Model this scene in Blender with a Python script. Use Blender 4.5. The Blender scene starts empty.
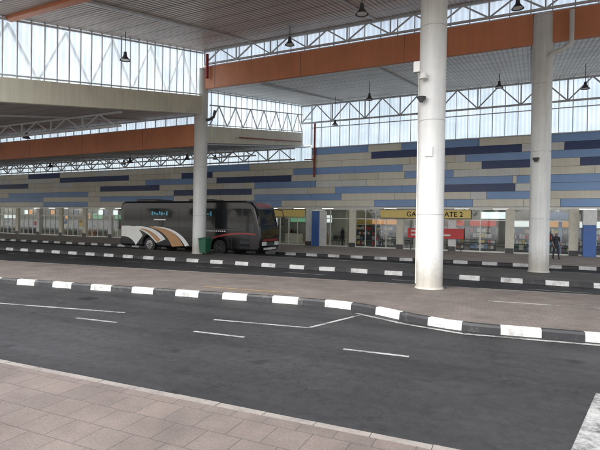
import bpy, bmesh, math, random
from mathutils import Vector, Matrix
random.seed(7)
scene=bpy.context.scene
# ---------------------------------------------------------------- materials
def newmat(name):
    m=bpy.data.materials.new(name); m.use_nodes=True
    nt=m.node_tree; b=nt.nodes['Principled BSDF']
    return m,nt,b
def N(nt,t,**kw):
    n=nt.nodes.new(t)
    for k,v in kw.items():
        if k in n.inputs.keys(): n.inputs[k].default_value=v
        else: setattr(n,k,v)
    return n
def plain(name,col,rough=.6,metal=0,var=.12,scale=3.0,bump=0.0,bscale=60,streak=0.0,foot=0.0):
    m,nt,b=newmat(name); L=nt.links
    tc=N(nt,'ShaderNodeTexCoord')
    no=N(nt,'ShaderNodeTexNoise',Scale=scale,Detail=6.0,Roughness=.6)
    L.new(tc.outputs['Object'],no.inputs['Vector'])
    mr=N(nt,'ShaderNodeMapRange'); mr.inputs[1].default_value=.3; mr.inputs[2].default_value=.7
    mr.inputs[3].default_value=1-var; mr.inputs[4].default_value=1+var*.6
    L.new(no.outputs['Fac'],mr.inputs[0])
    mx=N(nt,'ShaderNodeMix',data_type='RGBA',blend_type='MULTIPLY'); mx.inputs[0].default_value=1
    mx.inputs[6].default_value=(*col,1)
    L.new(mr.outputs[0],mx.inputs[7]); c=mx.outputs[2]
    if streak>0:
        mp=N(nt,'ShaderNodeMapping'); mp.inputs['Scale'].default_value=(5,5,.22); L.new(tc.outputs['Object'],mp.inputs[0])
        n3=N(nt,'ShaderNodeTexNoise',Scale=1.0,Detail=5.0,Roughness=.65); L.new(mp.outputs[0],n3.inputs[0])
        r=ramp(nt,[(.35,1-streak),(.6,1.0)]); L.new(n3.outputs['Fac'],r.inputs[0]); c=mul(nt,c,r.outputs[0])
    if foot>0:   # splashed road dirt on the lowest part
        sp=N(nt,'ShaderNodeSeparateXYZ'); L.new(tc.outputs['Object'],sp.inputs[0])
        n4=N(nt,'ShaderNodeTexNoise',Scale=4.0,Detail=6.0,Roughness=.7); L.new(tc.outputs['Object'],n4.inputs[0])
        sb=N(nt,'ShaderNodeMath',operation='MULTIPLY_ADD'); L.new(n4.outputs['Fac'],sb.inputs[0]); sb.inputs[1].default_value=-1.1; L.new(sp.outputs[2],sb.inputs[2])
        r=ramp(nt,[(0,(1-foot,1-foot*1.1,1-foot*1.25)),(.75,(1,1,1))]); L.new(sb.outputs[0],r.inputs[0]); c=mul(nt,c,r.outputs[0])
    L.new(c,b.inputs['Base Color'])
    b.inputs['Roughness'].default_value=rough; b.inputs['Metallic'].default_value=metal
    if bump>0:
        n2=N(nt,'ShaderNodeTexNoise',Scale=float(bscale),Detail=4.0); L.new(tc.outputs['Object'],n2.inputs['Vector'])
        bp=N(nt,'ShaderNodeBump',Strength=bump,Distance=.02); L.new(n2.outputs['Fac'],bp.inputs['Height']); L.new(bp.outputs[0],b.inputs['Normal'])
    return m
def ramp(nt,stops):
    r=nt.nodes.new('ShaderNodeValToRGB'); e=r.color_ramp.elements
    while len(e)<len(stops): e.new(.5)
    for i,(p,c) in enumerate(stops):
        e[i].position=p; e[i].color=(c,c,c,1) if not hasattr(c,'__len__') else (*c,1)
    return r
def mul(nt,a,bc,fac=1.0,mode='MULTIPLY'):
    mx=N(nt,'ShaderNodeMix',data_type='RGBA',blend_type=mode); mx.inputs[0].default_value=fac
    nt.links.new(a,mx.inputs[6]); nt.links.new(bc,mx.inputs[7]); return mx.outputs[2]
def asphalt(name,base):
    m,nt,b=newmat(name); L=nt.links; tc=N(nt,'ShaderNodeTexCoord'); O=tc.outputs['Object']
    fine=N(nt,'ShaderNodeTexNoise',Scale=70.0,Detail=5.0,Roughness=.8); L.new(O,fine.inputs[0])
    big=N(nt,'ShaderNodeTexNoise',Scale=.3,Detail=5.0,Roughness=.6); L.new(O,big.inputs[0])
    mid=N(nt,'ShaderNodeTexNoise',Scale=6.0,Detail=8.0,Roughness=.72); L.new(O,mid.inputs[0])
    mp=N(nt,'ShaderNodeMapping'); mp.inputs['Scale'].default_value=(.05,1.2,1); mp.inputs['Rotation'].default_value=(0,0,-.1); L.new(O,mp.inputs[0])
    tr=N(nt,'ShaderNodeTexNoise',Scale=1.0,Detail=2.0); L.new(mp.outputs[0],tr.inputs[0])
    r1=ramp(nt,[(.3,.5),(.55,1.0),(.72,1.7)]); L.new(fine.outputs['Fac'],r1.inputs[0])
    r2=ramp(nt,[(.35,.76),(.65,1.24)]); L.new(big.outputs['Fac'],r2.inputs[0])
    r3=ramp(nt,[(.3,.75),(.5,1.0),(.75,1.2)]); L.new(mid.outputs['Fac'],r3.inputs[0])
    r4=ramp(nt,[(.35,.80),(.6,1.12)]); L.new(tr.outputs['Fac'],r4.inputs[0])
    rgb=N(nt,'ShaderNodeRGB'); rgb.outputs[0].default_value=(*base,1)
    c=mul(nt,rgb.outputs[0],r1.outputs[0]); c=mul(nt,c,r2.outputs[0]); c=mul(nt,c,r3.outputs[0]); c=mul(nt,c,r4.outputs[0])
    dv=N(nt,'ShaderNodeTexNoise',Scale=3.0,Detail=3.0); L.new(O,dv.inputs[0])
    va=N(nt,'ShaderNodeVectorMath',operation='ADD'); sc=N(nt,'ShaderNodeVectorMath',operation='SCALE'); sc.inputs['Scale'].default_value=.35
    L.new(dv.outputs['Color'],sc.inputs[0]); L.new(O,va.inputs[0]); L.new(sc.outputs[0],va.inputs[1])
    vo=N(nt,'ShaderNodeTexVoronoi',Scale=.8); L.new(va.outputs[0],vo.inputs[0])
    r5=ramp(nt,[(.05,.65),(.14,1.0)]); L.new(vo.outputs['Distance'],r5.inputs[0]); c=mul(nt,c,r5.outputs[0])
    vs=N(nt,'ShaderNodeTexVoronoi',Scale=5.5); L.new(O,vs.inputs[0])
    r6=ramp(nt,[(.03,1.9),(.045,1.0)]); L.new(vs.outputs['Distance'],r6.inputs[0]); c=mul(nt,c,r6.outputs[0])
    vc=N(nt,'ShaderNodeTexVoronoi',Scale=.22); vc.feature='DISTANCE_TO_EDGE'; sc2=N(nt,'ShaderNodeVectorMath',operation='SCALE'); sc2.inputs['Scale'].default_value=.9
    va2=N(nt,'ShaderNodeVectorMath',operation='ADD'); L.new(dv.outputs['Color'],sc2.inputs[0]); L.new(O,va2.inputs[0]); L.new(sc2.outputs[0],va2.inputs[1]); L.new(va2.outputs[0],vc.inputs[0])
    r7=ramp(nt,[(.0015,.6),(.004,1.0)]); L.new(vc.outputs['Distance'],r7.inputs[0]); c=mul(nt,c,r7.outputs[0])
    L.new(c,b.inputs['Base Color'])
    rr=ramp(nt,[(.3,.55),(.7,.85)]); L.new(mid.outputs['Fac'],rr.inputs[0]); L.new(rr.outputs[0],b.inputs['Roughness'])
    bp=N(nt,'ShaderNodeBump',Strength=.6,Distance=.012); L.new(fine.outputs['Fac'],bp.inputs['Height']); L.new(bp.outputs[0],b.inputs['Normal'])
    b.inputs['Specular IOR Level'].default_value=.22
    return m
def paving(name,c1,c2,mortar,w,h,rot=0,off=.5,ms=.012):
    m,nt,b=newmat(name); L=nt.links; tc=N(nt,'ShaderNodeTexCoord')
    mp=N(nt,'ShaderNodeMapping'); mp.inputs['Rotation'].default_value=(0,0,rot); L.new(tc.outputs['Object'],mp.inputs[0])
    br=N(nt,'ShaderNodeTexBrick'); br.offset=off; L.new(mp.outputs[0],br.inputs['Vector'])
    br.inputs['Color1'].default_value=(*c1,1); br.inputs['Color2'].default_value=(*c2,1); br.inputs['Mortar'].default_value=(*mortar,1)
    br.inputs['Scale'].default_value=1; br.inputs['Brick Width'].default_value=w; br.inputs['Row Height'].default_value=h
    br.inputs['Mortar Size'].default_value=ms; br.inputs['Mortar Smooth'].default_value=.4
    n=N(nt,'ShaderNodeTexNoise',Scale=1.1,Detail=7.0,Roughness=.65); L.new(tc.outputs['Object'],n.inputs[0])
    r=ramp(nt,[(.3,.70),(.68,1.18)]); L.new(n.outputs['Fac'],r.inputs[0])
    n2=N(nt,'ShaderNodeTexNoise',Scale=40.0,Detail=4.0); L.new(tc.outputs['Object'],n2.inputs[0])
    r2=ramp(nt,[(.3,.82),(.7,1.14)]); L.new(n2.outputs['Fac'],r2.inputs[0])
    c=mul(nt,br.outputs['Color'],r.outputs[0]); c=mul(nt,c,r2.outputs[0]); L.new(c,b.inputs['Base Color'])
    b.inputs['Roughness'].default_value=.75
    bp=N(nt,'ShaderNodeBump',Strength=.4,Distance=.006); bp.invert=True; L.new(br.outputs['Fac'],bp.inputs['Height']); L.new(bp.outputs[0],b.inputs['Normal'])
    return m
def worn(name,col,under,amount=.45,rough=.6):
    m,nt,b=newmat(name); L=nt.links; tc=N(nt,'ShaderNodeTexCoord')
    n=N(nt,'ShaderNodeTexNoise',Scale=14.0,Detail=8.0,Roughness=.75); L.new(tc.outputs['Object'],n.inputs[0])
    n2=N(nt,'ShaderNodeTexNoise',Scale=1.7,Detail=4.0); L.new(tc.outputs['Object'],n2.inputs[0])
    ad=N(nt,'ShaderNodeMath',operation='ADD'); L.new(n.outputs['Fac'],ad.inputs[0]); L.new(n2.outputs['Fac'],ad.inputs[1])
    r=ramp(nt,[(amount-.06,0.0),(amount+.1,1.0)]); 
    hf=N(nt,'ShaderNodeMath',operation='MULTIPLY'); hf.inputs[1].default_value=.5; L.new(ad.outputs[0],hf.inputs[0]); L.new(hf.outputs[0],r.inputs[0])
    mx=N(nt,'ShaderNodeMix',data_type='RGBA'); L.new(r.outputs[0],mx.inputs[0]); mx.inputs[6].default_value=(*under,1); mx.inputs[7].default_value=(*col,1)
    n3=N(nt,'ShaderNodeTexNoise',Scale=3.3,Detail=6.0,Roughness=.7); L.new(tc.outputs['Object'],n3.inputs[0])
    r3=ramp(nt,[(.3,.78),(.62,1.0)]); L.new(n3.outputs['Fac'],r3.inputs[0])
    c=mul(nt,mx.outputs[2],r3.outputs[0])
    L.new(c,b.inputs['Base Color']); b.inputs['Roughness'].default_value=rough
    return m
def ceiling_mat(name,col):
    m,nt,b=newmat(name); L=nt.links; tc=N(nt,'ShaderNodeTexCoord')
    w=N(nt,'ShaderNodeTexWave'); w.bands_direction='X'; w.wave_profile='SIN'; w.inputs['Scale'].default_value=1.4
    L.new(tc.outputs['Object'],w.inputs[0])
    r=ramp(nt,[(.0,.62),(.35,1.0),(1,1.05)]); L.new(w.outputs['Color'],r.inputs[0])
    w2=N(nt,'ShaderNodeTexWave'); w2.bands_direction='Y'; w2.inputs['Scale'].default_value=.21; L.new(tc.outputs['Object'],w2.inputs[0])
    r2=ramp(nt,[(.0,.55),(.06,1.0)]); L.new(w2.outputs['Color'],r2.inputs[0])
    n=N(nt,'ShaderNodeTexNoise',Scale=.5,Detail=4.0); L.new(tc.outputs['Object'],n.inputs[0])
    r3=ramp(nt,[(.3,.85),(.7,1.1)]); L.new(n.outputs['Fac'],r3.inputs[0])
    rgb=N(nt,'ShaderNodeRGB'); rgb.outputs[0].default_value=(*col,1)
    c=mul(nt,rgb.outputs[0],r.outputs[0]); c=mul(nt,c,r2.outputs[0]); c=mul(nt,c,r3.outputs[0]); L.new(c,b.inputs['Base Color'])
    b.inputs['Roughness'].default_value=.38; b.inputs['Metallic'].default_value=.25
    bp=N(nt,'ShaderNodeBump',Strength=.6,Distance=.05); L.new(w.outputs['Color'],bp.inputs['Height']); L.new(bp.outputs[0],b.inputs['Normal'])
    return m
def poly_mat(name):
    m=bpy.data.materials.new(name); m.use_nodes=True; nt=m.node_tree; L=nt.links
    nt.nodes.remove(nt.nodes['Principled BSDF']); out=nt.nodes['Material Output']
    tc=N(nt,'ShaderNodeTexCoord'); n=N(nt,'ShaderNodeTexNoise',Scale=.6,Detail=4.0); L.new(tc.outputs['Object'],n.inputs[0])
    r=ramp(nt,[(.3,(.56,.625,.66)),(.7,(.74,.79,.815))]); L.new(n.outputs['Fac'],r.inputs[0])
    sx=N(nt,'ShaderNodeSeparateXYZ'); L.new(tc.outputs['Object'],sx.inputs[0]); ad=N(nt,'ShaderNodeMath',operation='ADD'); L.new(sx.outputs[0],ad.inputs[0]); L.new(sx.outputs[1],ad.inputs[1])
    ml=N(nt,'ShaderNodeMath',operation='MULTIPLY'); ml.inputs[1].default_value=22; L.new(ad.outputs[0],ml.inputs[0]); sn=N(nt,'ShaderNodeMath',operation='SINE'); L.new(ml.outputs[0],sn.inputs[0])
    r2=ramp(nt,[(0,.85),(.5,1.0)]); L.new(sn.outputs[0],r2.inputs[0]); c=mul(nt,r.outputs[0],r2.outputs[0])
    tl=N(nt,'ShaderNodeBsdfTranslucent'); L.new(c,tl.inputs[0])
    tp=N(nt,'ShaderNodeBsdfTransparent'); L.new(c,tp.inputs[0])
    mx=N(nt,'ShaderNodeMixShader'); mx.inputs[0].default_value=.45; L.new(tl.outputs[0],mx.inputs[1]); L.new(tp.outputs[0],mx.inputs[2])
    L.new(mx.outputs[0],out.inputs[0])
    return m
def shopglass(name,tint=(.85,.9,.88),refl=.26):
    m=bpy.data.materials.new(name); m.use_nodes=True; nt=m.node_tree; L=nt.links
    nt.nodes.remove(nt.nodes['Principled BSDF']); out=nt.nodes['Material Output']
    tp=N(nt,'ShaderNodeBsdfTransparent'); tp.inputs[0].default_value=(*tint,1)
    gl=N(nt,'ShaderNodeBsdfGlossy',Roughness=.03); gl.inputs[0].default_value=(.9,.95,1,1)
    lw=N(nt,'ShaderNodeLayerWeight',Blend=.35); mr=N(nt,'ShaderNodeMapRange'); mr.inputs[3].default_value=refl*.5; mr.inputs[4].default_value=min(1,refl*2.5)
    L.new(lw.outputs['Fresnel'],mr.inputs[0])
    mx=N(nt,'ShaderNodeMixShader'); L.new(mr.outputs[0],mx.inputs[0]); L.new(tp.outputs[0],mx.inputs[1]); L.new(gl.outputs[0],mx.inputs[2]); L.new(mx.outputs[0],out.inputs[0])
    return m
def emis(name,col,s):
    m=bpy.data.materials.new(name); m.use_nodes=True; b=m.node_tree.nodes['Principled BSDF']
    b.inputs['Base Color'].default_value=(*col,1); b.inputs['Emission Color'].default_value=(*col,1); b.inputs['Emission Strength'].default_value=s
    return m

M={}
M['asphalt']=asphalt('asphalt',(.035,.0355,.037))
M['ground']=plain('ground_pale_bounce',(.34,.33,.30),.9,scale=.3,var=.25)  # outer ground made pale on purpose, to bounce light up under the roof
M['pav_near']=paving('paving_pink',(.150,.120,.105),(.130,.106,.094),(.088,.074,.067),.40,.40,rot=-.03,ms=.008)
M['pav_isl']=paving('paving_island',(.135,.113,.10),(.112,.096,.086),(.07,.062,.056),.22,.11,rot=-.11,ms=.006)
M['pav_mid']=paving('paving_mid',(.11,.10,.092),(.092,.084,.078),(.05,.05,.05),.22,.11)
M['pav_walk']=paving('paving_walkway',(.38,.32,.28),(.33,.28,.25),(.17,.15,.14),.4,.4)
M['kwhite']=worn('kerb_white',(.56,.56,.54),(.2,.19,.18),.41)
M['kblack']=worn('kerb_black',(.016,.016,.018),(.10,.095,.09),.38)
M['kgrey']=worn('kerb_concrete',(.2,.19,.18),(.12,.11,.11),.42)
M['line']=worn('road_paint',(.36,.36,.35),(.06,.06,.06),.46)
M['yline']=worn('yellow_tactile',(.35,.23,.08),(.15,.13,.11),.44)
M['edge']=worn('edge_stone',(.25,.225,.205),(.15,.135,.125),.4)
M['column']=plain('column_paint',(.68,.68,.655),.45,scale=1.2,var=.08,bump=.08,bscale=18,streak=.13,foot=.35)
M['terra']=plain('terracotta_panel',(.62,.24,.12),.42,scale=.6,var=.12,streak=.1)
M['beige']=plain('beige_steel',(.68,.64,.50),.5,scale=.8,var=.1,streak=.12)
M['ceil']=ceiling_mat('ceiling_sheet',(.47,.375,.32))
M['ceil2']=ceiling_mat('ceiling_sheet_rear',(.55,.535,.52))
M['ceil_l']=ceiling_mat('ceiling_sheet_low',(.42,.39,.37))
M['roofm']=plain('roof_metal',(.4,.42,.44),.4,.4)
M['poly']=poly_mat('polycarbonate')
M['steel']=plain('truss_steel',(.55,.56,.57),.45,.1)
M['mull']=plain('mullion_aluminium',(.62,.64,.65),.4,.2)
M['pbeige']=plain('panel_beige',(.80,.765,.65),.42,scale=.5,var=.08,streak=.08)
M['pbeige2']=plain('panel_sand',(.74,.70,.58),.42,scale=.5,var=.08,streak=.08)
M['pgrey']=plain('panel_grey',(.74,.75,.73),.42,scale=.5,var=.08,streak=.08)
M['pblue']=plain('panel_blue',(.24,.39,.67),.38,scale=.5,var=.08)
M['pnavy']=plain('panel_navy',(.034,.06,.17),.35,scale=.5,var=.1)
M['backing']=plain('wall_backing',(.2,.2,.2),.8)
M['cream']=plain('cream_plaster',(.74,.70,.59),.7)
M['white']=plain('white_paint',(.78,.78,.76),.5)
M['frame']=plain('window_frame',(.70,.70,.66),.4,.2)
M['glass']=shopglass('shop_glass')
M['floorin']=plain('interior_floor',(.38,.36,.33),.3)
M['lamp_on']=emis('tube_light',(1,.97,.9),10)
M['lit_w']=emis('lit_board_white',(.8,.85,.85),.9)
M['lit_o']=emis('lit_board_orange',(.85,.42,.16),.5)
M['lit_g']=emis('lit_board_green',(.2,.5,.3),.4)
M['lit_r']=emis('lit_board_red',(.7,.1,.08),.4)
M['ysign']=plain('sign_yellow',(.82,.62,.18),.4,var=.05)
M['red']=plain('sign_red',(.60,.03,.03),.4,var=.08)
M['maroon']=plain('pipe_maroon',(.28,.025,.02),.4)
M['dark']=plain('dark_rubber',(.016,.016,.017),.7)
M['black']=plain('black_paint',(.010,.009,.010),.2,scale=.8,var=.2)
M['dkgrey']=plain('dark_grey',(.07,.07,.075),.5)
M['inwall']=plain('interior_backwall',(.33,.33,.30),.7,scale=.4,var=.3)
M['green']=plain('bin_green',(.02,.10,.055),.4)
M['orange']=plain('graphic_orange',(.42,.22,.09),.25,var=.05)
M['silver']=plain('graphic_silver',(.62,.60,.56),.22,.1,var=.05)
M['gwhite']=plain('graphic_white',(.74,.73,.70),.25,var=.05)
M['busglass']=plain('bus_glass',(.012,.014,.016),.05,var=.05)
M['chrome']=plain('chrome',(.6,.6,.6),.15,1.0,var=.05)
M['blue']=plain('blue_paint',(.06,.15,.42),.4)
M['cyan']=plain('cyan_letter',(.05,.42,.62),.4)
M['skin']=plain('skin',(.30,.16,.10),.5); M['hair']=plain('hair',(.012,.01,.009),.5)
M['cl1']=plain('shirt_dark',(.03,.03,.04),.8); M['cl2']=plain('trousers_dark',(.03,.035,.05),.8)
M['cl3']=plain('shirt_red',(.35,.05,.05),.8); M['cl4']=plain('shirt_pale',(.5,.52,.55),.8); M['shoe']=plain('shoe',(.02,.02,.02),.6)
M['leaf']=plain('foliage',(.05,.10,.03),.7,scale=2,var=.5); M['bark']=plain('bark',(.12,.09,.06),.9)

# ---------------------------------------------------------------- mesh builder
class MB:
    def __init__(s): s.v=[];s.f=[];s.m=[];s.mats=[]
    def mi(s,k):
        if k not in s.mats: s.mats.append(k)
        return s.mats.index(k)
    def poly(s,pts,k):
        b=len(s.v); s.v+= [tuple(p) for p in pts]; s.f.append(list(range(b,b+len(pts)))); s.m.append(s.mi(k))
    def hexa(s,p,k):
        b=len(s.v); s.v+=[tuple(q) for q in p]
        for f in ((3,2,1,0),(4,5,6,7),(0,1,5,4),(1,2,6,5),(2,3,7,6),(3,0,4,7)):
            s.f.append([b+i for i in f]); s.m.append(s.mi(k))
    def box(s,x0,x1,y0,y1,z0,z1,k):
        s.hexa([(x0,y0,z0),(x1,y0,z0),(x1,y1,z0),(x0,y1,z0),(x0,y0,z1),(x1,y0,z1),(x1,y1,z1),(x0,y1,z1)],k)
    def bar(s,a,b,w,k,w2=None):
        a=Vector(a);b=Vector(b);d=(b-a).normalized(); w2=w2 or w
        up=Vector((0,0,1)) if abs(d.z)<.95 else Vector((0,1,0))
        x=d.cross(up).normalized(); y=x.cross(d).normalized(); x*=w/2; y*=w2/2
        s.hexa([a-x-y,a+x-y,b+x-y,b-x-y,a-x+y,a+x+y,b+x+y,b-x+y],k)
    def cyl(s,a,b,r0,r1,k,n=20,cap=True):
        a=Vector(a);b=Vector(b);d=(b-a).normalized()
        up=Vector((0,0,1)) if abs(d.z)<.95 else Vector((0,1,0))
        x=d.cross(up).normalized(); y=d.cross(x).normalized(); o=len(s.v)
        for i in range(n):
            t=2*math.pi*i/n; q=x*math.cos(t)+y*math.sin(t); s.v.append(tuple(a+q*r0)); s.v.append(tuple(b+q*r1))
        for i in range(n):
            j=(i+1)%n; s.f.append([o+2*i,o+2*j,o+2*j+1,o+2*i+1]); s.m.append(s.mi(k))
        if cap:
            s.f.append([o+2*i for i in range(n)][::-1]); s.m.append(s.mi(k)); s.f.append([o+2*i+1 for i in range(n)]); s.m.append(s.mi(k))
    def prism(s,pts,z0,z1,k,ks=None):
        n=len(pts); b=len(s.v); s.v+=[(p[0],p[1],z0) for p in pts]+[(p[0],p[1],z1) for p in pts]
        s.f.append([b+n+i for i in range(n)]); s.m.append(s.mi(k))
        for i in range(n):
            j=(i+1)%n; s.f.append([b+i,b+j,b+n+j,b+n+i]); s.m.append(s.mi(ks or k))
    def obj(s,name,parent=None,smooth=False,bevel=0,seg=2,fixn=True,loc=None):
        me=bpy.data.meshes.new(name); me.from_pydata(s.v,[],s.f)
        for k in s.mats: me.materials.append(M[k])
        for p,i in zip(me.polygons,s.m): p.material_index=i
        if fixn:
            bm=bmesh.new(); bm.from_mesh(me); bmesh.ops.recalc_face_normals(bm,faces=bm.faces); bm.to_mesh(me); bm.free()
        o=bpy.data.objects.new(name,me); scene.collection.objects.link(o)
        if smooth:
            for p in me.polygons: p.use_smooth=True
            try: 
                me.set_sharp_from_angle(angle=math.radians(40))
            except Exception: pass
        if bevel:
            md=o.modifiers.new('bevel','BEVEL'); md.width=bevel; md.segments=seg; md.limit_method='ANGLE'; md.angle_limit=math.radians(35)
        if parent: o.parent=parent
        if loc: o.location=loc
        return o
def empty(name,loc=(0,0,0)):
    e=bpy.data.objects.new(name,None); scene.collection.objects.link(e); e.location=loc; e.empty_display_size=.3; return e
def tube(name,pts,r,k,parent=None):
    c=bpy.data.curves.new(name,'CURVE'); c.dimensions='3D'; c.bevel_depth=r; c.bevel_resolution=4
    sp=c.splines.new('POLY'); sp.points.add(len(pts)-1)
    for p,q in zip(sp.points,pts): p.co=(*q,1)
    c.materials.append(M[k]); o=bpy.data.objects.new(name,c); scene.collection.objects.link(o)
    if parent: o.parent=parent
    return o
def text(name,body,loc,size,k,parent=None,rot=(math.radians(90),0,0),align='LEFT',ext=.01):
    c=bpy.data.curves.new(name,'FONT'); c.body=body; c.size=size; c.extrude=ext; c.align_x=align; c.offset=.006
    c.materials.append(M[k]); o=bpy.data.objects.new(name,c); scene.collection.objects.link(o); o.location=loc; o.rotation_euler=rot
    if parent: o.parent=parent
    return o

# ---------------------------------------------------------------- ground & roads
b=MB(); b.poly([(-600,-600,-.02),(600,-600,-.02),(600,900,-.02),(-600,900,-.02)],'ground'); b.obj('ground')
b=MB(); b.poly([(-130,4.2,0),(60,4.2,0),(60,29.2,0),(-130,29.2,0)],'asphalt'); b.obj('road')

edge=[(-60,1.9),(-7.5,4.28),(-.8,4.58),(12,5.15)]
b=MB(); b.prism([(-60,-30),(12,-30)]+edge[::-1],-.02,.15,'pav_near'); b.obj('pavement')
b=MB(); re=random.Random(4)
for i in range(3):
    a,c=Vector(edge[i]),Vector(edge[i+1]); d=(c-a); L=d.length; d.normalize(); nrm=Vector((-d.y,d.x)); n=max(1,int(L/.6))
    for j in range(n):
        dz=re.uniform(-.003,.004)
        p=a+d*(L*j/n+.004); q=a+d*(L*(j+1)/n-.004)
        b.hexa([(*p,-.01),(*q,-.01),(*(q+nrm*.11),-.01),(*(p+nrm*.11),-.01),(*p,.156+dz),(*q,.156+dz),(*(q+nrm*.11),.150+dz),(*(p+nrm*.11),.150+dz)],'edge')
b.obj('pavement_edge_stone')

def resample(pl,step):
    pts=[Vector(p) for p in pl]; out=[pts[0].copy()]
    i=0; cur=pts[0].copy(); need=step
    while i<len(pts)-1:
        d=pts[i+1]-cur; L=d.length
        if L>=need: cur=cur+d.normalized()*need; out.append(cur.copy()); need=step
        else: need-=L; i+=1; cur=pts[i].copy()
    return out
def kerb(name,pl,step,w=.17,h=.18,phase=0,mats=('kwhite','kblack')):
    pts=resample(pl,step/4); b=MB()
    nr=[]
    for i in range(len(pts)):
        a=pts[max(0,i-1)]; c=pts[min(len(pts)-1,i+1)]; d=(c-a).normalized(); nr.append(Vector((-d.y,d.x)))
    prof=[(0,-.01),(.012,h*.72),(.045,h),(w,h),(w,-.01)]
    rk=random.Random(11)
    off=0
    for i in range(len(pts)-1):
        k=mats[((i+phase)//4)%2]
        g=.006 if (i+phase)%4==0 else 0
        if g: off=rk.uniform(-.006,.006)
        d=(pts[i+1]-pts[i]).normalized()
        A=[(*(pts[i]+d*g+nr[i]*(u+off)),z+off*.5) for u,z in prof]; B=[(*(pts[i+1]+nr[i+1]*(u+off)),z+off*.5) for u,z in prof]
        for j in range(4):
            b.poly([A[j],B[j],B[j+1],A[j+1]],k)
    return b.obj(name,fixn=False)
front=[(-45,6.6),(-16.4,10.1),(-9.2,11.2),(-6,11.72),(-4.6,11.85),(-3.6,11.6),(-2.4,10.95),(-1.2,10.62),(.3,10.82),(1.3,10.96),(8,11.8),(20,13.3)]
def chaikin(p,n=2):
    for _ in range(n):
        q=[p[0]]
        for a,c in zip(p[:-1],p[1:]):
            q.append((a[0]*.75+c[0]*.25,a[1]*.75+c[1]*.25)); q.append((a[0]*.25+c[0]*.75,a[1]*.25+c[1]*.75))
        q.append(p[-1]); p=q
    return p
front=chaikin(front)
kerb('island_kerb',front,.78,phase=1)
back=[(-45,12.2),(-23.4,14.5),(2,17.3),(20,19.3)]
b=MB(); b.prism([(x-.0,y+.13) for x,y in front]+back[::-1],-.01,.165,'pav_isl','kblack'); isl=b.obj('traffic_island')
kerb('island_kerb',[(x,y) for x,y in back[::-1]],.9,w=.12,h=.17,mats=('kgrey','kgrey'))
kerb('island_kerb',[(-95,20.6),(20,20.6)],.8,phase=2)
b=MB(); b.prism([(-95,20.74),(20,20.74),(20,25.0),(-95,25.0)],-.01,.165,'pav_mid'); b.obj('traffic_island')
kerb('island_kerb',[(20,25.12),(-95,25.12)],.8,mats=('kgrey','kgrey'),h=.17)
kerb('walkway_kerb',[(-95,28.9),(20,28.9)],.8,phase=1)
b=MB(); b.prism([(-95,29.04),(20,29.04),(20,38.98),(-95,38.98)],-.01,.17,'pav_walk'); b.obj('walkway')

b=MB()
def strip(a,c,w,z=.004,k='line'):
    a=Vector(a);c=Vector(c);d=(c-a).normalized();n=Vector((-d.y,d.x))*w/2
    b.poly([(*(a-n),z),(*(c-n),z),(*(c+n),z),(*(a+n),z)],k)
strip((-12.8,7.75),(-8.9,8.5),.10)
for x,y in ((-15.8,6.9),(-9.37,7.5),(-6.2,7.78),(-3.0,8.03)):
    strip((x,y),(x+1.17,y+.1),.09)
strip((-6.54,8.93),(-4.27,9.27),.09); strip((-4.27,9.28),(-3.75,11.2),.09,z=.0055)
for p,q in (((-3.9,11.35),(-2.55,10.72)),((-2.55,10.72),(-1.2,10.38)),((-1.2,10.38),(1.3,10.72)),((1.3,10.72),(8,11.55))): strip(p,q,.12,z=.007)
strip((.42,4.9),(1.0,7.6),.27)
for x in range(-40,20,5): strip((x,18.9),(x+2,18.95),.1)
b.obj('road_markings',fixn=False)
b=MB(); b.poly([(-9.4,12.2,.169),(-6.2,12.55,.169),(-6.22,12.66,.169),(-9.42,12.31,.169)],'yline'); 
b.poly([(-1.0,14.1,.169),(3.0,14.6,.169),(2.98,14.72,.169),(-1.02,14.22,.169)],'line'); b.obj('island_marking',fixn=False)
b=MB()
for i in range(9): b.box(-11.6+i*.05,-11.575+i*.05,9.3,9.7,.001,.008,'dark')
b.obj('drain_grate')

# ---------------------------------------------------------------- building
B=empty('bus_terminal_building')
SX=-19.0; WT=39.0; RH=.59; Z0=3.7
def slab(mb,s0,s1,t0,z0,t1,z1,th,kc,kr):
    mb.poly([(s0,t0,z0),(s1,t0,z0),(s1,t1,z1),(s0,t1,z1)],kc)
    mb.poly([(s0,t0,z0+th),(s1,t0,z0+th),(s1,t1,z1+th),(s0,t1,z1+th)],kr)
    mb.poly([(s0,t0,z0),(s1,t0,z0),(s1,t0,z0+th),(s0,t0,z0+th)],kr); mb.poly([(s0,t1,z1),(s1,t1,z1),(s1,t1,z1+th),(s0,t1,z1+th)],kr)
    mb.poly([(s0,t0,z0),(s0,t1,z1),(s0,t1,z1+th),(s0,t0,z0+th)],kr); mb.poly([(s1,t0,z0),(s1,t1,z1),(s1,t1,z1+th),(s1,t0,z0+th)],kr)
RE=15.0
TF=10.4
def ext(t0,z0,t1,z1,t): return z0+(z1-z0)*(t-t0)/(t1-t0)
zf=ext(12,10.4,24.9,13.25,TF); zl=ext(12,6.95,24.9,9.2,TF)
b=MB()
slab(b,SX-.1,RE,TF,zf,24.9,13.25,.25,'ceil','roofm')
slab(b,SX-.1,RE,24.55,10.72,39.8,13.2,.25,'ceil2','roofm')
slab(b,-95,SX-.16,TF,zl,24.9,9.2,.25,'ceil_l','roofm')
slab(b,-95,SX-.16,24.55,7.2,39.8,9.3,.25,'ceil_l','roofm')
b.obj('roof',B)
b=MB()
for t0,z0,t1,z1,s0,s1 in ((TF,zf,24.9,13.25,SX,RE),(24.8,10.75,39.6,13.15,SX,RE),(TF,zl,24.9,9.2,-95,SX-.2),(24.8,7.22,39.6,9.28,-95,SX-.2)):
    s=s0+4
    while s<s1:
        b.bar((s,t0+.2,z0-.02),(s,t1-.5,z1-.12),.09,'steel'); s+=7.5
b.obj('rafters',B)
b=MB()
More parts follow.
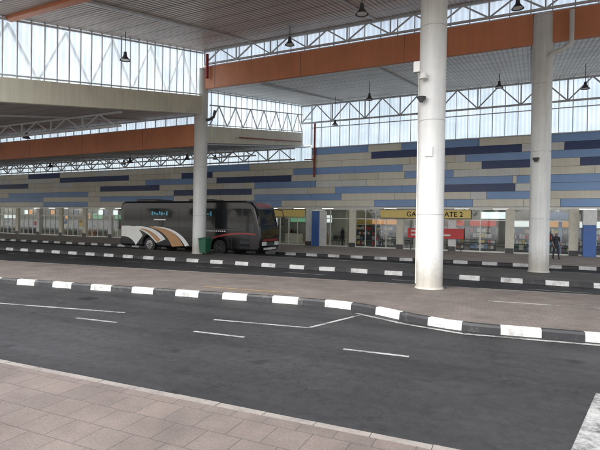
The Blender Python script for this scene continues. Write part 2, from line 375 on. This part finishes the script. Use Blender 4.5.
b.box(SX-.02,RE,11.7,11.99,10.2,11.6,'terra')
b.box(SX,RE,24.3,24.54,10.7,12.1,'terra')
b.box(-95,SX-.35,24.3,24.54,7.1,8.5,'terra')
b.obj('fascia_beam',B,bevel=.02)
b=MB()
for s in range(-90,15,6):
    if s>SX: b.box(s,s+.02,24.294,24.3,10.72,12.08,'dkgrey')
    else: b.box(s,s+.02,24.294,24.3,7.12,8.48,'dkgrey')
b.obj('fascia_joint',B)
b=MB()
def sbeam(t0,za0,za1,t1,zb0,zb1,w=.3):
    x0,x1=SX-.15,SX+w-.15
    b.hexa([(x0,t0,za0),(x1,t0,za0),(x1,t1,zb0),(x0,t1,zb0),(x0,t0,za1),(x1,t0,za1),(x1,t1,zb1),(x0,t1,zb1)],'beige')
A0=ext(12,6.95,24.28,9.1,TF); A1=ext(12,7.95,24.28,10.25,TF)
sbeam(TF,A0,A1,24.28,9.1,10.25)
sbeam(24.56,7.3,8.4,38.95,9.3,10.5)
b.obj('valley_beam',B,bevel=.02)
g=MB(); f=MB()
def clat(t,s0,s1,z0,z1,step,trans=()):
    g.poly([(s0,t,z0),(s1,t,z0),(s1,t,z1),(s0,t,z1)],'poly'); s=s0
    while s<=s1+.01: f.box(s-.025,s+.025,t-.06,t-.005,z0,z1,'mull'); s+=step
    for z in trans: f.box(s0,s1,t-.1,t-.062,z-.04,z+.04,'mull')
clat(24.5,SX,RE,12.1,13.15,.9,(12.14,13.1))
clat(24.5,-95,SX-.3,8.5,9.12,.9,(8.53,9.08))
clat(WT+.2,-18,RE,9.02,13.1,.9,(9.06,10.9,13.0))
clat(WT+.2,-95,-18.1,7.83,9.3,1.15,(7.87,9.2))
clat(WT+.2,SX,-18.05,9.35,13.1,.9,(11.75,))
def clats(t0,za0,za1,t1,zb0,zb1,step):
    x=SX; g.poly([(x,t0,za0),(x,t1,zb0),(x,t1,zb1),(x,t0,za1)],'poly'); n=int((t1-t0)/step)
    for i in range(n+1):
        u=i/n; t=t0+(t1-t0)*u; f.box(x+.005,x+.06,t-.025,t+.025,za0+(zb0-za0)*u,za1+(zb1-za1)*u,'mull')
    f.bar((x+.09,t0,za0+.1),(x+.09,t1,zb0+.1),.06,'mull'); f.bar((x+.09,t0,za1-.12),(x+.09,t1,zb1-.12),.08,'mull')
clats(TF,A1,zf,24.28,10.25,13.1,.6)
clats(24.56,8.4,10.74,38.95,10.5,13.05,.7)
g.obj('clerestory_glazing',B); f.obj('clerestory_frame',B)
b=MB()
def truss(t,s0,s1,z0,z1,step,w=.1):
    b.bar((s0,t,z0),(s1,t,z0),w,'steel'); b.bar((s0,t,z1),(s1,t,z1),w,'steel'); s=s0
    while s+step<=s1+.01:
        b.bar((s,t,z0),(s+step/2,t,z1),w*.7,'steel'); b.bar((s+step/2,t,z1),(s+step,t,z0),w*.7,'steel'); b.bar((s,t,z0),(s,t,z1),w*.7,'steel'); s+=step
truss(38.3,SX+.3,RE,11.2,12.75,3.0,.13)
truss(24.15,SX+.3,RE,12.2,13.0,2.4,.1)
truss(38.3,-95,SX-.3,8.0,9.0,2.6,.12)
truss(31.5,-95,SX-.3,7.45,8.15,2.6,.1)
truss(18.0,-95,SX-.3,7.2,7.9,2.6,.1)
for i in range(7):
    u0=i/7;u1=(i+1)/7;um=(u0+u1)/2
    def P(u,tp): 
        t=24.9+13.8*u; return (SX+.2,t,(8.5+2.0*u) if not tp else (9.8+2.3*u))
    b.bar(P(u0,0),P(um,1),.07,'steel'); b.bar(P(um,1),P(u1,0),.07,'steel')
b.bar(P(0,1),P(1,1),.08,'steel')
for i in range(5):
    u0=i/5;u1=(i+1)/5;um=(u0+u1)/2
    def P2(u,tp):
        t=TF+.3+13.4*u; return (SX-.35,t,(A1+.1+(10.25-A1)*u) if not tp else (zf-.1+(13.1-zf)*u))
    b.bar(P2(u0,0),P2(um,1),.1,'steel'); b.bar(P2(um,1),P2(u1,0),.1,'steel')
b.obj('roof_truss',B)

b=MB()
b.box(-95,-18,WT+.08,WT+.32,Z0-.02,Z0+7*RH,'backing'); b.box(-17.99,RE+3,WT+.08,WT+.32,Z0-.02,Z0+9*RH,'backing')
b.box(-95,-18.02,WT-.05,WT+.1,Z0+7*RH,Z0+7*RH+.08,'mull'); b.box(-18,RE+3,WT-.05,WT+.1,Z0+9*RH,Z0+9*RH+.08,'mull')
b.box(-95,RE+3,WT-.02,WT+.1,Z0-.16,Z0-.03,'frame')
rows={
9:[(-17.9,-12.6,'u'),(-9.7,-3.6,'u'),(1.2,7,'u')],
8:[(-12.3,-6.7,'n'),(-6.5,-.6,'n'),(2.2,9,'n')],
7:[(-4.6,.9,'u'),(1.2,7,'u'),(-30,-24.6,'u'),(-58,-52,'n')],
6:[(-19.8,-9.6,'u'),(-3.4,.2,'n'),(3.2,8,'n'),(-33,-29,'n'),(-52,-40.5,'n')],
5:[(-28.5,-20,'n'),(-9.4,-5.5,'u'),(-38,-31,'u'),(-64,-58,'n')],
4:[(-6.7,-1.2,'u'),(-.9,6.2,'u'),(-45,-36,'n'),(-24,-17.5,'u'),(-72,-65,'u')],
3:[(-15.6,-7,'u'),(-6.7,-1,'n'),(.8,6,'u'),(-62,-47,'u'),(-34,-24.3,'n'),(-80,-74,'n')],
2:[(-24,-15,'u'),(-3,1.0,'u'),(-45,-34,'u'),(-64,-55,'u')],
1:[(-12,-4,'u'),(-31,-21,'u'),(-55,-47,'u'),(2,9,'u')]}
km={'u':'pblue','n':'pnavy'}
def panel(s0,s1,r,k):
    z=Z0+(r-1)*RH; b.box(s0+.012,s1-.012,WT,WT+.075,z+.012,z+RH-.012,k)
for r in range(1,10):
    smin=-95 if r<=7 else -18; smax=RE+3; segs=sorted(rows[r]); s=smin
    def fillb(a,c):
        x=a
        while x<c-.05:
            e=min(c,x+random.choice((2.4,3.6,4.8,6.0)))
            if c-e<.8: e=c
            k=random.choices(['pbeige','pbeige2','pgrey'],[6,2,2])[0]
            panel(x,e,r,k); x=e
    for a,c,k in segs:
        if a<smin: a=smin
        if c<=s: continue
        if a>s: fillb(s,a)
        x=max(a,s)
        mid=[x]
        while mid[-1]<c-.05: mid.append(min(c,mid[-1]+6))
        for p,q in zip(mid[:-1],mid[1:]): panel(p,q,r,km[k])
        s=c
    fillb(s,smax)
b.obj('cladding_wall',B)
tube('downpipe',[(-17.6,38.85,11.3),(-17.6,38.85,6.4)],.09,'maroon',B)
tube('downpipe_bracket',[(-17.6,38.85,8.0),(-18.6,38.85,8.0)],.05,'maroon',B)
tube('downpipe_2',[(SX+.55,24.1,12.8),(SX+.55,24.1,11.3)],.1,'maroon',B)
tube('sprinkler_pipe',[(SX+.5,37.9,9.5),(SX+.5,28,8.2)],.05,'maroon',B)

b=MB(); gl=MB(); po=MB()
rp=random.Random(21)
bay=4.2; s=-94.0; i=0
while s<RE+2:
    w=.55
    b.box(s,s+w,WT-.06,WT+.35,.17,Z0-.17,'cream' if i%3 else 'white')
    b.box(s-.02,s+w+.02,WT-.08,WT-.062,.17,.55,'dkgrey')
    x0=s+w;x1=s+bay
    b.box(x0,x1,WT+.06,WT+.14,2.62,2.70,'frame'); b.box(x0,x1,WT+.06,WT+.14,.17,.27,'frame'); b.box(x0,x1,WT+.06,WT+.14,Z0-.25,Z0-.17,'frame')
    n=rp.choice((2,3,4)) if s>-30 else 4
    for j in range(n+1):
        x=x0+(x1-x0)*j/n; b.box(x-.035,x+.035,WT+.055,WT+.145,.28,Z0-.26,'frame')
        if j<n:
            wd=(x1-x0)/n
            if rp.random()<.3:
                ww=rp.uniform(.35,.7); hh=ww*1.4; zc=rp.uniform(1.2,1.7); xx=x+wd/2-ww/2
                po.box(xx,xx+ww,WT+.07,WT+.085,zc,zc+hh,rp.choice(['white','red','ysign','pblue','green','gwhite'])); po.box(xx+.06,xx+ww-.06,WT+.066,WT+.0685,zc+hh*.55,zc+hh*.9,rp.choice(['dkgrey','orange','pnavy','white']))
            if rp.random()<.22:
                po.box(x+.05,x+wd-.05,WT+.16,WT+.18,2.78,3.3,rp.choice(['lit_w','lit_o','lit_w','lit_r','white','pblue']))
    if i%2==0:
        for j in (1,2): 
            xx=x0+(x1-x0)*2/4+(-.12 if j==1 else .12); b.cyl((xx,WT+.0,.9),(xx,WT+.0,1.5),.018,.018,'chrome',8)
    gl.poly([(x0,WT+.1,.27),(x1,WT+.1,.27),(x1,WT+.1,Z0-.2),(x0,WT+.1,Z0-.2)],'glass')
    s+=bay; i+=1
b.obj('storefront_frame',B); gl.obj('storefront_glass',B,fixn=False); po.obj('window_poster',B)
b=MB()
b.poly([(-95,WT+.36,.165),(RE+3,WT+.36,.165),(RE+3,48,.165),(-95,48,.165)],'floorin')
b.box(-95,RE+3,48,48.2,.1,5.5,'inwall'); b.box(-95,RE+3,WT+.33,48,Z0+.1,Z0+.25,'white')
for s in (-80,-66,-52,-40,-32,-25.4,-15,-6.4,2,12): b.box(s,s+.2,WT+1.2,48,.17,Z0+.1,random.choice(['cream','inwall','pblue']))
b.obj('interior_shell',B)
b=MB()
s=-92
while s<RE: 
    for t in (41.5,45): b.box(s,s+1.2,t,t+.15,Z0-.02,Z0+.06,'lamp_on')
    s+=3.3
b.obj('ceiling_light',B)
b=MB()
cols=['red','pblue','ysign','white','green','orange','pnavy','cream','dkgrey','silver','gwhite']
s=-90
while s<RE:
    typ=random.random(); w=random.uniform(1.2,2.6)
    if typ<.6:
        t=random.uniform(40.4,44)
        b.box(s,s+w,t,t+.5,.17,2.1,'dkgrey')
        for r in range(4):
            x=s+.05
            while x<s+w-.2:
                ww=random.uniform(.12,.35); b.box(x,x+ww,t-.06,t-.003,.35+r*.45,.35+r*.45+random.uniform(.2,.38),random.choice(cols)); x+=ww+.03
        b.box(s,s+w,t-.02,t+.1,2.2,2.7,random.choice(['lit_w','lit_o','lit_w','lit_r','ysign']))
    elif typ<.8:
        t=random.uniform(40.6,43)
        b.box(s,s+w,t,t+.7,.17,1.15,random.choice(['white','orange','cream'])); b.box(s-.03,s+w+.03,t-.04,t+.74,1.152,1.2,'dkgrey')
        for q in range(4): 
            x=s+random.uniform(.1,w-.4); h=random.uniform(.15,.5); b.box(x,x+.25,t+.2,t+.4,1.203,1.2+h,random.choice(cols))
        b.box(s,s+w,t+1.2,t+1.3,2.3,3.0,random.choice(['lit_w','lit_o','lit_g','lit_r']))
    else:
        t=random.uniform(40.5,42.5)
        for r in range(3):
            x=s+r*.62; b.box(x,x+.52,t,t+.5,.55,.62,'dkgrey'); b.box(x,x+.52,t+.46,t+.52,.64,1.05,'dkgrey'); b.box(x+.05,x+.09,t+.05,t+.45,.17,.55,'chrome'); b.box(x+.42,x+.46,t+.05,t+.45,.17,.55,'chrome')
    s+=w+random.uniform(.2,1.1)
b.obj('shop_fittings',B)
SG=empty('gate_sign',(-13,38.6,3.05)); PI=Matrix.Translation((13,-38.6,-3.05))
b=MB()
for a,c in ((-22.2,-18.4),(-11.3,-4.1)):
    b.box(a,c,38.62,38.72,2.78,3.42,'ysign'); b.box(a-.04,c+.04,38.6,38.74,3.424,3.47,'dkgrey'); b.box(a-.04,c+.04,38.6,38.74,2.73,2.776,'dkgrey')
    for x in (a+.5,c-.5): b.box(x,x+.05,38.66,38.93,3.472,3.52,'dkgrey')
o=b.obj('board'); o.parent=SG; o.matrix_parent_inverse=PI
for tx,x in (('GATE 1',-9.1),('GATE 2',-6.5)):
    o=text('lettering',tx,(x,38.61,2.9),.56,'dark'); o.parent=SG; o.matrix_parent_inverse=PI
b=MB(); b.box(-9.0,-4.6,38.7,38.76,1.15,1.95,'red'); 
for z,w0,w1 in ((1.66,-8.7,-6.9),(1.35,-8.7,-5.6)): b.box(w0,w1,38.69,38.698,z,z+.14,'gwhite')
for x in (-8.8,-4.85): b.box(x,x+.06,38.77,38.83,.17,1.95,'dkgrey')
b.obj('red_notice_board')
b=MB(); b.box(-17.6,-16.9,38.5,38.9,.17,3.3,'blue'); b.box(-16.88,-16.3,38.55,38.9,.17,3.3,'white'); b.obj('blue_pillar',bevel=.02)
b=MB(); b.box(3.4,4.2,38.3,38.88,.17,2.4,'blue'); b.box(3.38,4.22,38.28,38.9,2.404,3.5,'white'); b.obj('blue_pillar',bevel=.02)

# ---------------------------------------------------------------- columns
def column(x,y,zt):
    e=empty('concrete_column',(x,y,0))
    b=MB(); r=.43
    b.cyl((0,0,.1),(0,0,zt),r,r,'column',48)
    b.cyl((0,0,.15),(0,0,.22),r+.05,r+.03,'column',48)
    z=2.6
    while z<zt: b.cyl((0,0,z),(0,0,z+.012),r+.003,r+.003,'edge',48); z+=3.1
    b.obj('shaft',e,smooth=True)
    return e
c1=column(-2.97,16.0,11.3)
b=MB(); 
b.box(-.62,-.40,-.12,.1,7.4,7.75,'silver'); b.cyl((-.2,-.55,7.0),(-.2,-.55,7.18),.14,.09,'gwhite',16); b.bar((-.2,-.4,7.12),(-.2,-.58,7.12),.05,'silver')
b.cyl((-.25,-.55,6.25),(-.25,-.55,6.42),.05,.16,'dkgrey',16); b.bar((-.2,-.38,6.4),(-.25,-.56,6.4),.05,'dkgrey')
b.box(-.12,.12,-.47,-.42,4.5,4.8,'silver'); b.obj('light_fitting',c1)
tube('cable_conduit',[(-.51,-.0,7.4),(-.44,-.1,7.3),(-.43,-.12,.3)],.02,'silver',c1)
c2=column(.42,24.45,12.0)
tube('drain_pipe',[(1.55,24.0,11.9),(1.55,24.0,10.6),(1.45,24.0,10.35),(1.2,24.0,10.2),(.85,24.0,10.1),(.67,24.1,9.95),(.62,24.15,9.7),(.62,24.15,.3)],.1,'column',c2).location=(-.42,-24.45,0)
c3=column(SX-.15,24.45,12.0)
tube('drain_pipe',[(1.1,0,9.3),(1.0,0,8.9),(.8,-.1,8.75),(.55,-.1,8.7)],.09,'dkgrey',c3)
for s in (-57.5,-76.5): column(s,24.45,7.6)
column(14,16.0,11.2)
b=MB(); b.cyl((-.2,-.58,5.2),(-.2,-.58,5.38),.06,.16,'dkgrey',16); b.bar((-.1,-.4,5.36),(-.2,-.6,5.36),.05,'dkgrey'); b.obj('light_fitting',c2)
def lamp(x,y,z,top):
    e=empty('hanging_lamp',(x,y,z)); b=MB()
    b.cyl((0,0,.35),(0,0,top-z),.018,.018,'dkgrey',8)
    b.cyl((0,0,.2),(0,0,.42),.1,.07,'dkgrey',16); b.cyl((0,0,0),(0,0,.2),.26,.1,'dkgrey',24,cap=False); b.cyl((0,0,.03),(0,0,.05),.2,.2,'gwhite',20)
    b.obj('fixture',e,smooth=True)
def cz(s,t):
    if s>SX: return 10.4+(t-12)*2.85/12.9 if t<24.5 else 10.72+(t-24.55)*2.48/15.25
    return 6.95+(t-12)*2.25/12.9 if t<24.5 else 7.2+(t-24.55)*2.1/15.25
for s,t,d in ((-.6,22,1.1),(-11.5,22,1.0),(-18,17,1.4),(-9.5,29.5,1.2),(-1.9,33,.9),(2.9,33,1.5),(-14.3,35.5,2.3),(-7.5,35.5,2),(-6,17.5,1.2),(-30,29,.8),(-24,29,.8),(-40,29,.8),(-30,20,.8),(-48,29,.8),(-25,34,.8),(-36,34,.8)):
    lamp(s,t,cz(s,t)-d,cz(s,t))

# ---------------------------------------------------------------- bus
def bus():
    e=empty('coach_bus',(-27.45,25.65,0)); W=2.5
    e.scale=(1.0,1.0,1.03)
    def arch(cx,r,z0):
        return [(cx-r*math.cos(a),max(z0,.5+r*math.sin(a))) for a in [math.pi*i/12 for i in range(13)]]
    z0=.36
    pr=[(0.08,z0)]+[(2.9-.6,z0)]+arch(2.9,.6,z0)+[(3.5,z0)]+[(9.0-.6,z0)]+arch(9.0,.6,z0)+[(9.6,z0),(11.95,z0),(12.16,.55),(12.2,1.2),(12.08,2.0),(11.75,3.1),(11.45,3.42),(10.9,3.52),(.5,3.52),(.15,3.4),(0,3.0),(0,.6)]
    q=[]
    for p in pr:
        if not q or (Vector(p)-Vector(q[-1])).length>.004: q.append(p)
    pr=q
    bm=bmesh.new(); f=bm.faces.new([bm.verts.new((x,0,z)) for x,z in pr]); ex=bmesh.ops.extrude_face_region(bm,geom=[f])
    vs=[v for v in ex['geom'] if isinstance(v,bmesh.types.BMVert)]; bmesh.ops.translate(bm,verts=vs,vec=(0,W,0)); bmesh.ops.recalc_face_normals(bm,faces=bm.faces)
    me=bpy.data.meshes.new('body'); bm.to_mesh(me); bm.free(); me.materials.append(M['black'])
    o=bpy.data.objects.new('body',me); scene.collection.objects.link(o); o.parent=e
    md=o.modifiers.new('b','BEVEL'); md.width=.13; md.segments=4; md.limit_method='ANGLE'; md.angle_limit=math.radians(60)
    for p in me.polygons: p.use_smooth=True
    me.set_sharp_from_angle(angle=math.radians(50))
    b=MB()
    for side in (0,1):
        yy0,yy1=(-.012,.01) if side==0 else (W-.01,W+.012)
        xs=[.35,2.1,3.85,5.6,7.35,9.1,10.75]
        for a,c in zip(xs[:-1],xs[1:]): b.box(a+.02,c-.02,yy0,yy1,1.78,3.02,'busglass')
        pts=[(10.77,1.55),(11.75,1.55),(11.62,2.5),(11.42,3.0),(10.77,3.0)]
        b.poly([(x,yy0 if side==0 else yy1,z) for x,z in pts],'busglass')
    b.obj('side_windows',e)
    b=MB(); 
    def fr(z):
        tab=[(.36,11.95),(.55,12.16),(1.2,12.2),(2.0,12.08),(3.1,11.75),(3.42,11.45)]
        for (a,x),(c,y2) in zip(tab[:-1],tab[1:]):
            if z<=c: return x+(y2-x)*(z-a)/(c-a)
        return 11.45
    zs=[1.25,1.6,2.0,2.5,3.0]
    for a,c in zip(zs[:-1],zs[1:]): b.poly([(fr(a)+.012,.16,a),(fr(a)+.012,W-.16,a),(fr(c)+.012,W-.16,c),(fr(c)+.012,.16,c)],'busglass')
    b.poly([(fr(3.12)+.01,.3,3.12),(fr(3.12)+.01,W-.3,3.12),(fr(3.36)+.012,W-.3,3.36),(fr(3.36)+.012,.3,3.36)],'maroon')
    for yy in (.2,W-.7): b.box(12.17,12.22,yy,yy+.5,.72,.95,'gwhite')
    b.box(12.17,12.21,.8,W-.8,.7,.9,'dkgrey'); b.box(12.1,12.2,.5,W-.5,.45,.58,'silver'); b.box(12.2,12.215,.95,1.5,.45,.58,'gwhite')
    b.box(12.185,12.2,.3,W-.3,1.0,1.12,'maroon')
    for yy in (.6,1.7): b.bar((12.22,yy,1.28),(12.1,yy+.5,1.9),.02,'dark')
    b.obj('front_fittings',e)
    b=MB()
    for cx in (2.9,9.0):
        for yy,d in ((.03,1),(W-.03,-1)):
            b.cyl((cx,yy,.5),(cx,yy+.3*d,.5),.5,.5,'dark',28); b.cyl((cx,yy-.012*d,.5),(cx,yy+.05*d,.5),.3,.3,'chrome',20); b.cyl((cx,yy-.03*d,.5),(cx,yy,.5),.1,.1,'dkgrey',12)
            for k in range(8):
                a=k*math.pi/4; b.cyl((cx+.2*math.cos(a),yy-.03*d,.5+.2*math.sin(a)),(cx+.2*math.cos(a),yy,.5+.2*math.sin(a)),.03,.03,'dark',6)
    b.box(2.1,3.7,.4,W-.4,.4,1.0,'dark'); b.box(8.2,9.8,.4,W-.4,.4,1.0,'dark')
    b.obj('wheels',e)
    b=MB(); b.box(1.2,3.2,.4,W-.4,3.5,3.68,'dkgrey'); b.box(6,8,.5,W-.5,3.5,3.66,'dkgrey'); b.obj('roof_air_conditioner',e,bevel=.06)
    b=MB()
    for yy,d in ((0,-1),(W,1)):
        b.bar((11.5,yy+.1*-d,3.1),(12.25,yy+.28*d,2.95),.05,'dark'); b.bar((12.25,yy+.28*d,2.95),(12.3,yy+.3*d,2.5),.05,'dark'); b.box(12.22,12.34,yy+.3*d-.12,yy+.3*d+.12,2.0,2.55,'black')
    b.obj('mirrors',e,bevel=.02)
    b=MB(); 
    def band(top,bot,k,y):
        for (x0,a0),(x1,a1),(c0),(c1) in [(top[i],top[i+1],bot[i],bot[i+1]) for i in range(len(top)-1)]:
            b.poly([(c0[0],y,c0[1]),(c1[0],y,c1[1]),(x1,y,a1),(x0,y,a0)],k)
    def curve(p0,p1,p2,n=12):
        return [((1-t)**2*p0[0]+2*t*(1-t)*p1[0]+t*t*p2[0],(1-t)**2*p0[1]+2*t*(1-t)*p1[1]+t*t*p2[1]) for t in [i/n for i in range(n+1)]]
    band(curve((.15,1.75),(1.7,1.95),(2.25,1.12)),curve((.15,1.0),(1.1,1.1),(1.6,.42)),'gwhite',-.004)
    band(curve((1.3,1.74),(3.4,1.9),(4.4,.9)),curve((1.5,1.55),(2.6,1.5),(3.55,.62)),'gwhite',-.006)
    band(curve((2.0,1.60),(3.1,1.62),(3.95,.85)),curve((2.2,1.5),(2.8,1.45),(3.65,.66)),'orange',-.008)
    band(curve((2.9,1.76),(5.2,1.8),(6.0,.5)),curve((3.1,1.66),(4.4,1.5),(5.0,.42)),'orange',-.010)
    band(curve((3.3,1.76),(5.6,1.8),(6.5,.55)),curve((3.3,1.72),(5.3,1.7),(6.15,.48)),'gwhite',-.012)
    band(curve((7.2,.55),(9.0,1.7),(11.8,1.45)),curve((7.0,.45),(9.0,1.55),(11.8,1.38)),'maroon',-.004)
    for x0 in (0.5,6.9,10.0): b.box(x0,x0+.012,-.006,0,.42,1.6,'dkgrey')
    b.box(6.6,11.5,-.01,0,1.66,1.70,'dkgrey')
    for k in range(16): b.box(7.0+k*.16,7.0+k*.16+.09,-.016,-.011,1.52,1.6,'gwhite')
    b.box(10.6,11.35,-.014,0,.5,1.36,'busglass')
    b.obj('side_graphics',e,fixn=True)
    b=MB(); 
    for x0 in (3.1,6.9):
        for k in range(7): 
            b.box(x0+k*.22,x0+k*.22+.14,-.02,-.013,2.55+.05*(k%2),2.82-.06*(k%3),'cyan')
    b.box(3.3,4.4,-.02,-.013,2.2,2.28,'gwhite')
    b.obj('window_lettering',e)
    b=MB()
    for zz in (.9,1.3): b.box(-.01,.03,.15,.4,zz,zz+.2,'red'); b.box(-.01,.03,W-.4,W-.15,zz,zz+.2,'red')
    b.obj('tail_lights',e)
bus()

e=empty('wheelie_bin',(-18.35,24.0,.165)); b=MB()
b.hexa([(-.22,-.25,.1),(.22,-.25,.1),(.22,.25,.1),(-.22,.25,.1),(-.29,-.32,.95),(.29,-.32,.95),(.29,.34,.95),(-.29,.34,.95)],'green')
b.hexa([(-.31,-.36,.952),(.31,-.36,.952),(.31,.36,.952),(-.31,.36,.952),(-.28,-.3,1.03),(.28,-.3,1.03),(.28,.36,1.08),(-.28,.36,1.08)],'green')
b.bar((-.25,.42,.98),(.25,.42,.98),.04,'green')
for x in (-.24,.24): b.cyl((x-.03,.22,.1),(x+.03,.22,.1),.1,.1,'dark',14)
b.obj('bin_body',e,bevel=.015)

def person(name,loc,yaw,shirt,trou,stride=.12,armb=.15):
    J=[]; E=[]; R=[]
    def v(p,r): J.append(p); R.append(r); return len(J)-1
    pel=v((0,0,.93),.145); wai=v((0,0,1.08),.13); ch=v((0,.01,1.28),.155); shd=v((0,0,1.42),.10); nk=v((0,-.01,1.50),.055); hd0=v((0,-.02,1.58),.075); hd1=v((0,-.02,1.68),.085)
    E+= [(pel,wai),(wai,ch),(ch,shd),(shd,nk),(nk,hd0),(hd0,hd1)]
    ends=[]
    for sd in (-1,1):
        hip=v((sd*.10,0,.86),.095); kn=v((sd*.11,-stride*sd-.02,.49),.062); an=v((sd*.12,-stride*sd*1.4+.03,.10),.043); to=v((sd*.13,-stride*sd*1.4-.14,.045),.038)
        E+=[(pel,hip),(hip,kn),(kn,an),(an,to)]
        sh=v((sd*.19,0,1.40),.062); el=v((sd*.25,.03,1.12),.045); wr=v((sd*.25,-armb,.88),.030); ha=v((sd*.245,-armb-.05,.80),.030)
        E+=[(shd,sh),(sh,el),(el,wr),(wr,ha)]; ends.append((sd,J[ha]))
    me=bpy.data.meshes.new(name); me.from_pydata(J,E,[]); o=bpy.data.objects.new(name,me); scene.collection.objects.link(o)
    sk=o.modifiers.new('skin','SKIN'); sk.use_smooth_shade=True
    for i,r in enumerate(R): me.skin_vertices[0].data[i].radius=(r,r*(.78 if i in (1,2,3) else 1)); me.skin_vertices[0].data[i].use_root=(i==0)
    ss=o.modifiers.new('sub','SUBSURF'); ss.levels=2; ss.render_levels=2
    dg=bpy.context.evaluated_depsgraph_get(); m2=bpy.data.meshes.new_from_object(o.evaluated_get(dg))
    bpy.data.objects.remove(o)
    m2.materials.clear()
    for k in (shirt,trou,'skin','hair','shoe'): m2.materials.append(M[k])
    for p in m2.polygons:
        c=p.center; p.use_smooth=True
        if c.z>1.5: p.material_index=3 if (c.z>1.69 or c.y>.02) else 2
        elif c.z<.09: p.material_index=4
        elif abs(c.x)>.2 and c.z<1.15: p.material_index=2
        elif c.z<.97 : p.material_index=1
        else: p.material_index=0
    m2.name=name; e=empty(name,loc); e.rotation_euler=(0,0,yaw)
    bo=bpy.data.objects.new('body',m2); scene.collection.objects.link(bo); bo.parent=e
    b=MB()
    for sd,h in ends:
        for k,(dx,l) in enumerate(((-.024,.07),(-.008,.08),(.008,.075),(.024,.06))):
            a=Vector(h)+Vector((dx*.4,dx,-.015)); c=a+Vector((0,-.008,-l*.6)); d=c+Vector((-sd*.012,-.0,-l*.5)); b.cyl(a,c,.010,.009,'skin',8); b.cyl(c,d,.009,.007,'skin',8)
        a=Vector(h)+Vector((0,-.025,.01)); b.cyl(a,a+Vector((-sd*.01,-.035,-.045)),.011,.008,'skin',8)
    b.cyl((0,-.10,1.625),(0,-.125,1.60),.008,.014,'skin',8)
    for sd in (-1,1): b.cyl((sd*.078,-.02,1.60),(sd*.095,-.015,1.645),.015,.02,'skin',8); b.cyl((sd*.03,-.095,1.635),(sd*.03,-.104,1.635),.010,.008,'hair',8)
    b.box(-.022,.022,-.102,-.094,1.567,1.575,'maroon')
    b.obj('details',e,smooth=True)
person('standing_person',(1.55,33.9,.17),.5,'cl1','cl2',.08)
person('standing_person',(-11.6,40.0,.17),1.2,'cl4','cl2',.05)
person('standing_person',(-1.2,40.0,.17),-.7,'cl3','cl2',.08)
person('standing_person',(-15.2,40.0,.17),2.6,'cl1','cl2',.1)

def trees(name,spots,seed):
    rnd=random.Random(seed); b=MB()
    for x,y,h in spots:
        b.cyl((x,y,0),(x+.3,y,h*.5),.28,.15,'bark',8)
        for k in range(4):
            a=rnd.random()*6.28; b.cyl((x+.2,y,h*.4),(x+math.cos(a)*h*.25,y+math.sin(a)*h*.25,h*.7),.12,.04,'bark',6)
        cl=[(x+rnd.gauss(0,h*.2),y+rnd.gauss(0,h*.2),h*.68+rnd.gauss(0,h*.13),rnd.uniform(.1,.2)*h) for _ in range(9)]
        for cx,cy,czz,r in cl:
            for _ in range(60):
                d=Vector((rnd.gauss(0,1),rnd.gauss(0,1),rnd.gauss(0,1))).normalized()*r*rnd.uniform(.6,1.05); p=Vector((cx,cy,czz))+d
                u=Vector((rnd.gauss(0,1),rnd.gauss(0,1),rnd.gauss(0,1))).normalized(); w=u.cross(Vector((rnd.random(),rnd.random(),rnd.random()))).normalized(); s=rnd.uniform(.2,.45)
                b.poly([p-u*s,p+w*s*.6,p+u*s,p-w*s*.6],'leaf')
    b.obj(name,fixn=False)
rr=random.Random(3)
trees('tree_row',[(-80+i*9+rr.uniform(-2,2),-38+rr.uniform(-4,4),rr.uniform(7,11)) for i in range(17)],5)

# ---------------------------------------------------------------- light, sky (bright overcast)
w=bpy.data.worlds.new("World"); scene.world=w; w.use_nodes=True; nt=w.node_tree; bg=nt.nodes['Background']
sk=nt.nodes.new('ShaderNodeTexSky'); sk.sky_type='NISHITA'; sk.sun_disc=False
EL=math.radians(52); AZ=math.radians(200)
sk.sun_elevation=EL; sk.sun_rotation=AZ; sk.air_density=1.0; sk.dust_density=4.0; sk.ozone_density=1.0
hs=nt.nodes.new('ShaderNodeHueSaturation'); hs.inputs['Saturation'].default_value=.35; hs.inputs['Value'].default_value=3.4
nt.links.new(sk.outputs[0],hs.inputs['Color']); nt.links.new(hs.outputs[0],bg.inputs[0]); bg.inputs[1].default_value=.15
sd=bpy.data.lights.new('sun','SUN'); sd.energy=.5; sd.angle=math.radians(20); sd.color=(1,.96,.9)
so=bpy.data.objects.new('sun',sd); scene.collection.objects.link(so)
dirv=Vector((math.sin(AZ)*math.cos(EL),math.cos(AZ)*math.cos(EL),math.sin(EL)))
so.rotation_euler=dirv.to_track_quat('Z','Y').to_euler()
scene.view_settings.view_transform='Standard'; scene.view_settings.look='None'; scene.view_settings.exposure=0

cam=bpy.data.cameras.new('camera'); co=bpy.data.objects.new('camera',cam); scene.collection.objects.link(co)
cam.sensor_width=36; cam.lens=36*470/600; cam.clip_end=3000; cam.clip_start=.05
Rm=Matrix.Rotation(math.radians(26),4,'Z')@Matrix.Rotation(math.radians(90-.37),4,'X')@Matrix.Rotation(math.radians(.9),4,'Z')
co.matrix_world=Matrix.Translation((0,0,2.3))@Rm
scene.camera=co
